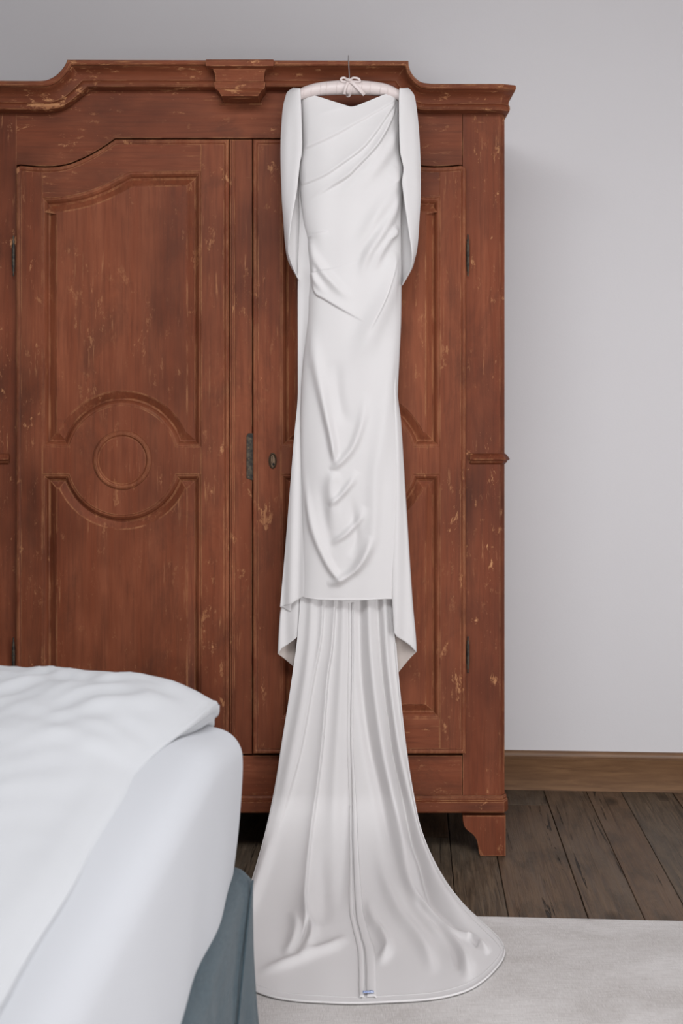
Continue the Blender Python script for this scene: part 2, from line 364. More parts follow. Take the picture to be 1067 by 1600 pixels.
def door(m):
    f = (lambda P: P) if not m else (lambda P: [(753-x, y) for x, y in P][::-1])
    dd = D0-.018; yf = -.018
    outline = f([(25, DB), (25, 264), (27, 260)]+arch+[(358, 217.5), (358, DB)])
    root = rings('door', plane(outline, dd), [(0, -.017), (0, -.004), (.001, -.001), (.004, .0012), (.009, .0012), (.0125, -.0015), (.0145, -.002)], yf, WV, wd, fill=False)
    e = 7.6
    ar_in = [(x, y+e) for x, y in arch if x > 36]
    L = [(25+e, DB-e), (25+e, 260+e)]+[(x, y+e) for x, y in arch if 34 < x < 65]+[(66, 261+e), (66, DB-e)]
    Rr = [(314, DB-e), (314, 217.5+e), (358-e, 217.5+e), (358-e, DB-e)]
    mid = [p for p in ar_in if p[0] >= 68]
    top = [(66, 308)]+[(66, 261+e)]+mid+[(314, 217.5+e), (314, 267.5)]+opn_top[::-1][:-1]
    middle = [(66, 741), (66, 698)]+up_arc[::-1]+[(314, 698), (314, 741)]+lo_arc[::-1]
    bot = [(66, 1123), (314, 1123), (314, DB-e), (66, DB-e)]
    for nm, P, mt in (('door_stile', L, WV), ('door_stile', Rr, WV), ('door_top_rail', top, WH), ('door_middle_rail', middle, WP), ('door_bottom_rail', bot, WH)):
        prism(nm, plane(f(P), dd), yf, yf+.02, mt, root, .0007)
    k = PX
    pr = [(0, -.0004), (.8*k, -.0015), (3*k, -.0022), (6*k, -.0070), (8.5*k, -.0140), (10*k, -.0152), (10.6*k, -.0168), (12*k, -.0155), (20.8*k, -.0045), (21.6*k, -.0042), (22.4*k, -.0026)]
    for P in (upper_at, lower_at):
        V = []; Fc = []
        for d, h in pr: Q = plane(f(P(d/k)), dd); V += [(x, yf-h, z) for x, z in Q]; n = len(Q)
        for q in range(len(pr)-1):
            for i in range(n): j = (i+1) % n; Fc.append((q*n+i, q*n+j, (q+1)*n+j, (q+1)*n+i))
        Fc.append(tuple(range((len(pr)-1)*n, len(pr)*n)))
        mesh('door_panel', V, Fc, WP, root, 14)
    # turned roundel on the middle rail
    cx = 191 if not m else 562; c = plane([(cx, 719)], dd)[0]
    prof = [(46, 0), (45, .0022), (42.5, .0038), (40, .0036), (38, .0015), (37, .0006), (35, .0012), (18, .0014), (.5, .0014)]
    n = 64; V = []; Fc = []
    for r, h in prof: V += [(c[0]+r*k*math.cos(2*math.pi*i/n), yf-h*1.7, c[1]+r*k*math.sin(2*math.pi*i/n)) for i in range(n)]
    for q in range(len(prof)-1):
        for i in range(n): j = (i+1) % n; Fc.append((q*n+i, q*n+j, q*n+n+j, q*n+n+i))
    Fc.append(tuple(range((len(prof)-1)*n, len(prof)*n)))
    mesh('roundel', V, Fc, WP, root, 30)
    return root
dl = door(0); dr = door(1); dr['label'] = 'right door leaf, half hidden behind the dress'; dl['label'] = 'left door leaf'
# strip between the doors with the striking plate
strip = prism('meeting_strip', plane([(359, 218), (394, 218), (394, DB), (359, DB)], D0-.006), -.006, .012, WV, wd)
prism('meeting_strip_bead', plane([(362, 219), (367, 219), (367, DB), (362, DB)], D0-.010), -.010, -.004, WV, wd, .001)
sp = prism('striking_plate', plane([(385, 681), (388, 677), (396, 677), (396, 751), (385, 747)], D0-.0085), -.0085, -.004, IRON, wd, .0006)
for y in (684, 700, 717, 733, 745):
    c = U(388.5, y, D0-.009); tube('plate_nail', [(c[0], -.0078, c[2]), (c[0], -.0098, c[2])], .0022, PLATE, sp, 8)
# keyhole escutcheon on the right leaf
c = U(426, 720, D0-.018)
def oval(rx, rz, y, n=28): return [(c[0]+rx*math.cos(2*math.pi*i/n), c[2]+rz*math.sin(2*math.pi*i/n)) for i in range(n)]
es = rings('escutcheon', oval(.0125, .0235, 0), [(0, -.002), (.0006, .002), (.003, .004), (.0055, .002), (.006, .0015)], -.018, PLATE, dr, True)
tube('key_cover', [(c[0]-.003, -.0225, c[2]+.014), (c[0]-.0035, -.026, c[2]+.002), (c[0]-.005, -.0225, c[2]-.009)], [.0028, .0026, .002], PLATE, dr, 10, .6)
mesh('keyhole', [(c[0]+.002+.0032*math.cos(t), -.0202, c[2]-.010+.0042*math.sin(t)) for t in np.linspace(0, 2*math.pi, 16, endpoint=False)], [tuple(range(16))], BLACK, dr)
# frieze over the doors (arched cut-out), bottom rail
archL = [(26, 258)]+[(x, y-1.5) for x, y in arch]
arR = [(753-x, y) for x, y in archL]
def clean(P):
    out = []
    for p in P:
        if not out or (abs(p[0]-out[-1][0])+abs(p[1]-out[-1][1])) > 1e-4: out.append(p)
    return out
prism('frieze_board', clean(plane([(22.6, 150), (60, 150), (90, 142), (110, 125), (118, 110), (625, 110), (632, 125), (650, 145), (668, 152), (722.5, 152), (722.5, 258)]+[p for p in arR if p[0] < 721]+archL[::-1]+[(22.6, 258)], D0)), .0, .022, WH, wd)
prism('bottom_rail', plane([(22.6, 1181), (722.5, 1181), (722.5, 1250), (22.6, 1250)], D0), .002, .024, WH, wd)
# shoulders of the upper board beside the frieze
# cornice: ruled strip between its measured upper and lower lines, moulded in section
prof = [(0, .040), (0, .072), (.03, .0745), (.12, .0745), (.17, .071), (.19, .064), (.24, .060), (.30, .051), (.38, .043), (.48, .0365), (.58, .033), (.66, .0315), (.68, .0365), (.73, .0400), (.80, .0405), (.86, .0380), (.89, .033), (.91, .0285), (.95, .021), (.985, .011), (1.0, .0)]
segs = [[(-36, 126, -34, 177), (55, 126.5, 55, 178)],
        [(55, 126.5, 55, 178), (72, 125.5, 84, 177), (86, 119, 104, 170.5), (96, 109.5, 120, 159), (102.5, 100, 133, 148.5), (105, 93.5, 141, 142)],
        [(105, 93.5, 141, 142), (638, 95, 608, 142)],
        [(638, 95, 608, 142), (639, 104.5, 615, 149), (643, 114.5, 628, 160), (650.5, 123.5, 643, 171.5), (660, 129, 657, 177.5), (674, 131, 674, 178.4)],
        [(674, 131, 674, 178.4), (785, 131, 782.5, 178.4)]]
path = []
for sgm in segs:
    q = cat(sgm, 6 if len(sgm) > 2 else 4)
    for k in range(len(q)-(0 if sgm is segs[-1] else 1)): path.append((*q[k], 0, 0, 0))
path = [(-57, 129, -40, 180, .036, .012, 0)]+path+[(806, 133.5, 789, 180, .036, .012, 0)]
path = [(*path[0][:6], 1)]+path+[(*path[-1][:6], 1)]
V = []; Fc = []; nP = len(prof)
for (tx, ty, bx, by, bt, bb, bk) in path:
    for u, v in prof:
        d = D0-v+bt*(1-u)+bb*u; wx = 1-(v/.0745)**1.3 if bt else u
        p = list(U(tx+(bx-tx)*wx, ty+(by-ty)*u, d))
        if bk: p[1] = BACK
        V.append(tuple(p))
for i in range(len(path)-1):
    for k in range(nP-1): Fc.append((i*nP+k, i*nP+k+1, (i+1)*nP+k+1, (i+1)*nP+k))
co = mesh('cornice', V, Fc, WC, wd, 32)
# inner face of the cornice (a 3 cm board behind the moulding)
# keystone block
def keystone():
    pr = [(93, 322, 427, .088), (95, 321, 428, .092), (103, 322, 427, .092), (105, 327, 421, .086), (108, 333, 415, .078), (116, 336, 412.5, .070), (127, 337, 412, .067), (128.5, 335, 414, .072), (133, 335, 414, .074), (138, 336, 413, .072), (140, 339, 410, .078), (141.5, 341, 408.5, .080), (150, 346, 403, .086), (150, 346, 403, .0)]
    V = []; Fc = []
    for y, x0, x1, v in pr:
        d = D0-v if v else D0-.086
        a = U(x0, y, d); b = U(x1, y, d); yb = -.004
        if not v: a = (a[0], yb, a[2]); b = (b[0], yb, b[2])
        V += [(a[0], yb, a[2]), a, b, (b[0], yb, b[2])]
    for i in range(len(pr)-1):
        for k in range(3): Fc.append((i*4+k, i*4+k+1, i*4+5+k, i*4+4+k))
    Fc.append((0, 1, 2, 3))
    return mesh('keystone_block', V, Fc, WC, wd, 25)
keystone()
tube('keystone_ledge', [U(343, 162.5, D0-.003), U(409, 162.5, D0-.003)], .003, WC, wd, 8)
# small mouldings half-way up the corner posts
def band(m):
    f = (lambda x: x) if not m else mir
    pr = [(708.5, .0), (709.5, .005), (712, .010), (715, .016), (717.5, .019), (719, .0155), (720, .010), (722.5, .008), (725.5, .0)]
    V = []; Fc = []
    for y, v in pr:
        k = v/.019
        pts = [(f(733+2*(1-k)), .002, 0), (f(733+2*(1-k)), -v*.9-.002, 0), (f(783+5*k), -v-.002, 0), (f(789+8*k), .012-v*.2, 0), (f(789+8*k), .10, 1)]
        z = U(0, y, D0)[2]
        V += [((x-CX)*PX, yy, z) for x, yy, b in pts]
    n = 5
    for i in range(len(pr)-1):
        for k in range(n-1): Fc.append((i*n+k, i*n+k+1, i*n+n+k+1, i*n+n+k))
    return mesh('post_moulding', V, Fc, WX, wd, 30)
band(0); band(1)
# base moulding
def base_m():
    pr = [(1242.5, .002), (1243.5, .010), (1247, .014), (1251, .014), (1252, .018), (1253.5, .022), (1268, .024), (1270, .022), (1270, .0)]
    V = []; Fc = []
    for y, v in pr:
        dz = 0; k = min(1, v/.024)
        z = EYE-(y-HY)*(D0-min(v, .024))/F
        pts = [(-40-4*k, BACK), (-40-4*k, .014-v*.4), (-33-2*k, -v), (782+4*k, -v), (789+5*k, .014-v*.4), (789+5*k, BACK)]
        V += [((x-CX)*PX, yy, z) for x, yy in pts]
    n = 6
    for i in range(len(pr)-1):
        for k in range(n-1): Fc.append((i*n+k, i*n+k+1, i*n+n+k+1, i*n+n+k))
    return mesh('base_moulding', V, Fc, WC, wd, 25)
base_m()
# bracket feet
ft = [(723, 1270), (723, 1276), (725, 1286), (730, 1293), (738, 1299), (744, 1307), (747, 1318), (748, 1327), (750.5, 1333.5), (790, 1333.5), (790, 1270)]
ft = [ft[0]]+[tuple(p) for p in cat(ft[1:9], 3)]+ft[9:]
zft = U(0, 1333.5, D0-.016)[2]
def foot(m, rear):
    P = ft if not m else [(mir(x), y) for x, y in ft][::-1]
    P = [(x, max(z-zft, 0)+.0004) for x, z in plane(P, D0-.016)]
    y0 = -.016 if not rear else BACK-.03
    o = prism('foot', P, y0, y0+.03, WX, wd, .0015)
    x1 = max(p[0] for p in P) if not m else min(p[0] for p in P); sg = -1 if not m else 1
    q = [(min(x1, x1+sg*.028), y0+.03 if not rear else y0-.09), (max(x1, x1+sg*.028), y0+.12 if not rear else y0)]
    box('foot_block', (q[0][0], q[0][1], .001), (q[1][0], q[1][1], max(p[1] for p in P)), WX, o)
for m in (0, 1):
    for r in (0, 1): foot(m, r)
# long pin hinges with turned tips
for x, ys in ((21, ((368, 432), (996, 1052))), (731, ((366, 432), (994, 1052)))):
    for y0, y1 in ys:
        n = 22; pts = []; rr = []
        for i in range(n):
            t = i/(n-1); p = U(x, y0+(y1-y0)*t, D0-.016); pts.append(p)
            e = min(t, 1-t)
            rr.append(.0012 if e < .02 else .0028 if e < .07 else .0018 if e < .10 else .0042 if e < .16 else .0030 if e < .20 else .0046)
        h = tube('hinge', pts, rr, IRON, wd, 10)
        c0 = U(x, (y0+y1)/2, D0-.016)
        tube('hinge_knuckle_joint', [(c0[0], c0[1], c0[2]-.0015), (c0[0], c0[1], c0[2]+.0015)], .0055, IRON, h, 10)

# ------------------------------------------------------------------ cloth tools
def field(PXY, curve, amp, width, kind='ridge', taper=(.15, .15)):
    """relief along a fold line; PXY (...,2); ridge = soft roll, step = tucked pleat (sharp on the right-hand side of travel)"""
    C = cat(curve, 10); q = PXY.reshape(-1, 2)
    lo = C.min(0)-60; hi = C.max(0)+60
    sel = np.where((q > lo).all(1) & (q < hi).all(1))[0]; out = np.zeros(len(q))
    if not len(sel): return out.reshape(PXY.shape[:-1])
    s = q[sel]; best = np.full(len(s), 1e18); sd = np.zeros(len(s)); tt = np.zeros(len(s)); n = len(C)-1
    for i in range(n):
        a, b = C[i], C[i+1]; e = b-a; L = (e@e)+1e-9; t = np.clip(((s-a)@e)/L, 0, 1)
        r = s-(a+t[:, None]*e); d2 = (r**2).sum(1); k = d2 < best
        best[k] = d2[k]; cr = e[0]*r[:, 1]-e[1]*r[:, 0]; sd[k] = (np.sign(cr)*np.sqrt(d2))[k]; tt[k] = ((i+t)/n)[k]
    ta = np.ones(len(s))
    if taper[0] > 0: ta *= np.clip(tt/taper[0], 0, 1)**1.0
    if taper[1] > 0: ta *= np.clip((1-tt)/taper[1], 0, 1)**1.0
    ta = ta*ta*(3-2*ta)
    w = np.interp(tt, np.linspace(0, 1, len(width)), width) if not np.isscalar(width) else width
    am = np.interp(tt, np.linspace(0, 1, len(amp)), amp) if not np.isscalar(amp) else amp
    if kind == 'ridge': pr = np.exp(-(sd/w)**2)
    else:
        sh = 1.1; pos = 1/(1+np.exp(-sd/sh*1.6)); pr = pos*np.exp(-np.maximum(sd, 0)/w)
    out[sel] = am*pr*ta; return out.reshape(PXY.shape[:-1])
def coons(L, Rr, T, B, nu, nv):
    """boundary curves given as dense px arrays, parametrised by arc length"""
    def rs(C, n, w=None):
        C = np.array(C, float); s = np.r_[0, np.cumsum(np.linalg.norm(np.diff(C, axis=0), axis=1))]; s /= s[-1]
        t = np.linspace(0, 1, n); return np.stack([np.interp(t, s, C[:, 0]), np.interp(t, s, C[:, 1])], 1)
    L, Rr, T, B = rs(L, nv), rs(Rr, nv), rs(T, nu), rs(B, nu)
    u = np.linspace(0, 1, nu)[None, :, None]; v = np.linspace(0, 1, nv)[:, None, None]
    return (1-u)*L[:, None]+u*Rr[:, None]+(1-v)*T[None]+v*B[None]-((1-u)*(1-v)*L[0]+u*(1-v)*Rr[0]+(1-u)*v*L[-1]+u*v*Rr[-1])
def unproj(XY, d):
    return np.stack([(XY[..., 0]-CX)*d/F, d-D0, EYE-(XY[..., 1]-HY)*d/F], -1)
def normals(P):
    du = np.gradient(P, axis=1); dv = np.gradient(P, axis=0); n = np.cross(dv, du)
    n /= np.linalg.norm(n, axis=-1)[..., None]+1e-12
    return n
def sm(x): x = np.clip(x, 0, 1); return x*x*(3-2*x)
def vnoise(XY, sx, sy, seed, n=5):
    r = np.random.RandomState(seed); out = np.zeros(XY.shape[:-1])
    for _ in range(n):
        a = r.uniform(0, 2*math.pi); k = r.uniform(.6, 1.6)
        out += np.sin(XY[..., 0]/sx*k*math.cos(a)*6.28+XY[..., 1]/sy*k*math.sin(a)*6.28+r.uniform(0, 6.28))
    return out/n

# ------------------------------------------------------------------ the dress
dress = tag(empty('dress', (0, 0, 0)), 'long ivory gown with draped bodice, cape sleeves and floor train hanging on the wardrobe', 'dress')
# front: draped bodice running into the skirt
Lp = cat([(470, 141), (471.5, 185), (471.5, 232), (467.5, 258), (469, 300), (474, 345), (480, 372), (483, 400), (484, 430), (482, 463), (480, 505), (473, 568), (470, 625), (469, 680), (471, 785), (472, 890), (470.5, 933)])
Rp = cat([(623, 140), (622.5, 165), (624, 235), (629.5, 262), (628, 290), (627, 345), (627, 440), (626.5, 500), (624, 557), (621.5, 617), (625.5, 662), (628, 750), (629.5, 837), (630, 936)])
Tp = cat([(470, 141), (485, 147), (505, 153.5), (530, 162), (549, 167.5), (570, 161), (595, 151), (612, 144), (623, 140)])
Bp = cat([(470.5, 933), (500, 937), (550, 938), (600, 936), (630, 936)])
XY = coons(Lp, Rp, Tp, Bp, 190, 760)
s = np.linspace(-1, 1, 190)[None, :]; y = XY[..., 1]
bul = np.interp(y, [140, 200, 300, 400, 520, 640, 760, 937], [.022, .040, .050, .050, .048, .044, .040, .030])
dist = 3.50-bul*np.sqrt(np.clip(1-np.abs(s)**2.6, 0, 1))
P = unproj(XY, dist); h = np.zeros(y.shape)
FR = [  # pleats of the bodice, running from the right shoulder
 ([(623, 143), (600, 150), (560, 163), (520, 174), (490, 183)], [.001, .002, .002], 16, 'step', (.1, .4)),
 ([(623, 147), (610, 163), (576, 183.5), (547, 199), (509, 219), (470, 236)], [.002, .004, .0045], 24, 'step', (.1, .02)),
 ([(623.5, 148), (610, 172), (587, 208), (565, 235), (531, 260), (504, 277), (471, 290)], [.003, .007, .006, .004], 18, 'step', (.08, .02)),
 ([(623.5, 154), (611, 186), (597, 215), (583, 236), (556, 265), (542, 278), (515, 294), (478, 318)], [.003, .009, .009, .004], 20, 'step', (.08, .25)),
 ([(618, 170), (603, 205), (583, 246), (548, 288), (520, 310)], [.003, .004, .002], 8, 'ridge', (.2, .4)),
 ([(620, 200), (606, 235), (580, 272), (540, 315)], [.003, .005, .002], 9, 'ridge', (.2, .4)),
 ([(631, 272), (622, 282), (611, 291)], .003, 6, 'step', (.1, .5)),
 ([(628, 262), (612, 300), (590, 335), (566, 372), (545, 400)], [.004, .005, .002], 11, 'ridge', (.15, .4)),
 ([(626, 300), (612, 335), (594, 368), (574, 400), (562, 436)], [.004, .007, .004], 8, 'ridge', (.15, .3)),
 ([(624, 352), (606, 376), (592, 400), (583, 425)], [.004, .005, .003], 6, 'ridge', (.15, .4)),
 ([(481, 369), (495, 365), (514, 360)], .005, 7, 'step', (.05, .5)),
 ([(622, 366), (615, 371), (606, 377)], .004, 7, 'step', (.05, .5)),
 ([(480, 374), (489, 396), (506, 424), (530, 452), (556, 470)], [.003, .005, .003], 7, 'ridge', (.1, .35)),
 ([(482, 380), (487, 410), (497, 440), (512, 462)], [.002, .004, .002], 5, 'ridge', (.1, .35)),
 ([(572, 505), (556, 496), (527, 480), (506, 467), (495, 460), (489, 446), (484, 428)], [.002, .005, .006, .006], 26, 'step', (.35, .02)),
 ([(621, 392), (614, 425), (605, 455), (594, 485), (583, 507), (570, 533), (550, 563), (532, 592)], [.003, .007, .007, .003], [10, 16, 20], 'ridge', (.1, .3)),
 ([(620, 395), (612, 430), (601, 465), (586, 500), (574, 524)], [.002, .004, .003], 5, 'step', (.2, .3)),
 ([(487, 500), (494, 560), (505, 620), (519, 690), (524, 728)], [.002, .006, .009, .008], [10, 9, 6, 5], 'ridge', (.3, .2)),
 ([(572, 610), (566, 655), (552, 697), (532, 722), (514, 735)], [.003, .007, .007], [8, 6, 5], 'ridge', (.3, .25)),
 ([(528, 560), (526, 600), (532, 640), (545, 668)], [-.003, -.005, -.003], 10, 'ridge', (.3, .3)),
 ([(524, 735), (518, 758), (520, 795), (519, 830)], [.005, .006, .004], 9, 'ridge', (.25, .35)),
 ([(560, 735), (546, 757), (528, 778), (512, 790)], [.003, .007, .004], [7, 5, 5], 'ridge', (.3, .3)),
 ([(572, 790), (560, 813), (539, 835), (514, 852)], [.003, .007, .005], [8, 5, 5], 'ridge', (.3, .3)),
 ([(580, 835), (574, 857), (556, 888), (528, 908), (510, 914)], [.003, .009, .007], [8, 6, 5], 'ridge', (.3, .3)),
 ([(471, 720), (480, 780), (491, 830), (508, 872), (524, 898), (540, 908)], [.002, .005, .007, .006], 6, 'ridge', (.25, .2)),
 ([(597, 620), (590, 690), (585, 750), (582, 830), (570, 868), (548, 898)], [.002, .005, .005, .006], 11, 'ridge', (.3, .2)),
 ([(612, 520), (604, 600), (598, 680), (602, 760)], [.002, .004, .002], 12, 'ridge', (.3, .3)),
 ([(497, 740), (503, 790), (512, 835), (524, 868)], [-.001, -.003, -.002], 8, 'ridge', (.3, .3)),
 ([(548, 770), (552, 810), (556, 845), (545, 872)], [-.002, -.004, -.003], 7, 'ridge', (.3, .3)),
]
for c in FR: h += field(XY, c[0], c[1], c[2], c[3], c[4])*(1.3 if c[3] == 'ridge' else 1.0)
h += .0012*vnoise(XY, 60, 190, 3)*sm((y-170)/80)
ed = np.minimum(np.arange(190), np.arange(190)[::-1])[None, :]/15.0
h *= (sm(ed)*.85+.15)*np.interp(y, [140, 480, 560, 937], [1.9, 1.9, 1.45, 1.45])
h += .0016*np.exp(-((937-y)/1.6)**2)
P = P+normals(P)*h[..., None]*-1 if normals(P)[380, 95][1] > 0 else P+normals(P)*h[..., None]
grid_mesh('bodice_and_skirt_front', P, CREPE, dress, .0012)
FP = P
# wrapping side pieces: front edge -> outer silhouette -> back edge
def wrap(name, ys, xin, xout, xback, yend, d_in, d_out, d_back, mat, nu=44, nv=150, relief=None, parent=dress):
    """ys top y; xin/xout/xback: lists of (y,x); yend: bottom y at front edge, silhouette and back edge"""
    u = np.linspace(0, 1, nu)[None, :]; v = np.linspace(0, 1, nv)[:, None]
    yb = np.interp(u, np.linspace(0, 1, len(yend)), yend); yt = np.interp(u, np.linspace(0, 1, len(ys)), ys)
    yy = yt+(yb-yt)*v
    I = lambda L: np.interp(yy, [p[0] for p in L], [p[1] for p in L])
    th = u*math.pi
    xi, xo, xb = I(xin), I(xout), I(xback)
    X = np.where(u < .5, xi+(xo-xi)*np.sin(th), xb+(xo-xb)*np.sin(th))
    di, do, db = [I(L) if isinstance(L, list) else L+0*yy for L in (d_in, d_out, d_back)]
    Dd = np.where(u < .5, do+(di-do)*np.cos(th)**2*np.sign(1), do+(db-do)*np.cos(th)**2)
    XYq = np.stack([X, yy], -1); Pq = unproj(XYq, Dd)
    if relief is not None:
        hh = relief(X, yy, u); Pq[..., 1] -= hh
    return grid_mesh(name, Pq, mat, parent, .0012), Pq
def dense(L, n=8): 
    C = cat(L, n); return [(a, b) for a, b in C]
# cape sleeves
lf_out = dense([(137, 459), (143, 450), (152, 446), (175, 441.5), (230, 438.5), (300, 440), (345, 443), (385, 446), (405, 449.5), (420, 456), (432, 463), (438, 466)])
lf_in = dense([(137, 469), (175, 471), (232, 472), (256, 468.5), (300, 463.5), (345, 455.5), (390, 451), (402, 453), (420, 459), (438, 467)])
lf_bk = dense([(137, 468), (232, 476), (300, 478), (438, 474)])
sl = wrap('cape_sleeve', [138, 137, 141], lf_in, lf_out, lf_bk, [437, 437, 437], 3.462, 3.492, 3.522, CREPE, relief=lambda X, Y, u: .0015*np.sin(X/4.2+Y/90)*sm((Y-150)/60)*(u < .5)*np.sin(u*2*math.pi))
rt_out = dense([(137, 637), (143, 643), (155, 648.5), (200, 654), (250, 656.5), (300, 657), (345, 655), (385, 652), (405, 648), (420, 643.5), (437, 634), (447, 628)])
rt_in = dense([(137, 624), (165, 623), (232, 624.5), (262, 630), (282, 628), (300, 629.5), (352, 637), (385, 642), (405, 643.5), (420, 641.5), (437, 633), (447, 627)])
rt_bk = dense([(137, 626), (232, 620), (300, 618), (447, 618)])
wrap('cape_sleeve', [138, 137, 141], rt_in, rt_out, rt_bk, [446, 446, 446], 3.462, 3.492, 3.522, CREPE, relief=lambda X, Y, u: .0015*np.sin(X/4.2-Y/90)*sm((Y-150)/60)*(u < .5)*np.sin(u*2*math.pi))
# side folds of the skirt falling behind the front
sl_out = dense([(240, 468), (300, 467), (345, 468), (435, 465.5), (575, 465.5), (627, 465), (680, 460), (767, 453), (855, 446), (946, 438)])
sl_in = dense([(240, 474), (372, 486), (430, 489), (568, 480), (680, 476), (785, 478), (946, 478)])
sl_bk = dense([(240, 500), (946, 500)])
rel = lambda X, Y, u: .0035*np.sin((X-455+(Y-600)*.02)/3.6)*sm((Y-330)/250)
wrap('skirt_side_fold', [240, 240, 240], sl_in, sl_out, sl_bk, [930, 944, 949, 949, 958, 968], 3.492, 3.505, 3.530, CREPE, nu=70, nv=260, relief=rel)
sr_out = dense([(560, 622.5), (617, 621.5), (662, 626.5), (750, 632), (837, 637), (900, 640), (960, 643), (1000, 648), (1019, 650.5), (1035, 640), (1056, 622)])
sr_in = dense([(560, 615), (662, 617), (750, 618), (937, 611), (1060, 618)])
sr_bk = dense([(560, 600), (1060, 606)])
def edge_piece(name, ytop, xin, xout, rim, tip_y, tip_x, low, dfr, dbk):
    """skirt fold whose underside shows below its rim: outer cloth, then the turned-back underside"""
    nu, nv = 36, 160
    u = np.linspace(0, 1, nu)[None, :]; v = np.linspace(0, 1, nv)[:, None]
    rx = np.interp(u[0], np.linspace(0, 1, len(rim)), [p[0] for p in rim]); ry = np.interp(u[0], np.linspace(0, 1, len(rim)), [p[1] for p in rim])
    yy = ytop+(ry[None, :]-ytop)*v
    xi = np.interp(yy, [p[0] for p in xin], [p[1] for p in xin]); xo = np.interp(yy, [p[0] for p in xout], [p[1] for p in xout])
    X = xi+(xo-xi)*np.sin(u*math.pi/2)
    X = X*(1-v**6)+rx[None, :]*v**6
    Dd = dbk+(dfr-dbk)*np.cos(u*math.pi/2)-.004*np.sin(u*9)*v
    P1 = unproj(np.stack([X, yy], -1), Dd); grid_mesh(name, P1, CREPE, dress, .0012)
    # underside: between silhouette edge, going back and in
    nu2 = 24; w = np.linspace(0, 1, nu2)[None, :]
    xo1 = X[:, -1:]; yo1 = yy[:, -1:]; 
    lx, ly = low; X2 = xo1+(lx-xo1)*w; yb = ytop+(ry[-1]-ytop)*v
    Y2 = yo1+(ly-ry[-1])*w**1.15*v**2
    D2 = dbk+.030*np.sin(w*math.pi/2)
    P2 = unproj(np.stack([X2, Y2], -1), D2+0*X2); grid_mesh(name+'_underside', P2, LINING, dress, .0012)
edge_piece('skirt_side_fold', 560, sr_in, sr_out, [(615, 988), (620, 995), (630, 1001), (641, 1009), (650.5, 1019)], 1019, 650, (617, 1058), 3.478, 3.508)
sl2_out = dense([(760, 458), (850, 450), (940, 441), (960, 438.5), (1000, 436), (1022, 434)])
sl2_in = dense([(760, 478), (940, 472), (1022, 468)])
edge_piece('skirt_side_fold', 760, sl2_in, sl2_out, [(468, 992), (459, 1000), (448, 1008), (440, 1013), (434, 1022)], 1022, 434, (462, 1045), 3.512, 3.522)

# train: hangs, then runs out over boards and rug
TL = cat([(470, 905), (468, 950), (464, 1000), (458, 1045), (450, 1100), (441, 1155), (431, 1220), (419, 1280), (405, 1335), (388, 1390), (368, 1440), (350, 1485)])
TR = cat([(613, 905), (615, 960), (618, 1010), (622, 1060), (628, 1120), (636, 1185), (645, 1240), (655, 1290), (672, 1335), (696, 1378), (722, 1412), (750, 1439), (770, 1457), (783, 1472), (788, 1486)])
TT = cat([(470, 905), (540, 907), (613, 905)])
TB = cat([(350, 1485), (356, 1512), (375, 1534), (397, 1547), (425, 1557), (462, 1563), (520, 1566.5), (560, 1567), (610, 1565), (660, 1562), (700, 1556), (732, 1546), (757, 1530), (775, 1512), (785, 1498), (788, 1486)])
NU, NV = 260, 380
XY = coons(TL, TR, TT, TB, NU, NV); y = XY[..., 1]; x = XY[..., 0]
dh = 3.505+0*y
zfl = .0165
df = F*(EYE-zfl)/np.maximum(y-HY, 100)
k = .62; e = np.clip(.5+.5*(dh-df)/k, 0, 1); dist = dh*(1-e)+df*e-k*e*(1-e)
P = unproj(XY, dist); h = np.zeros(y.shape)
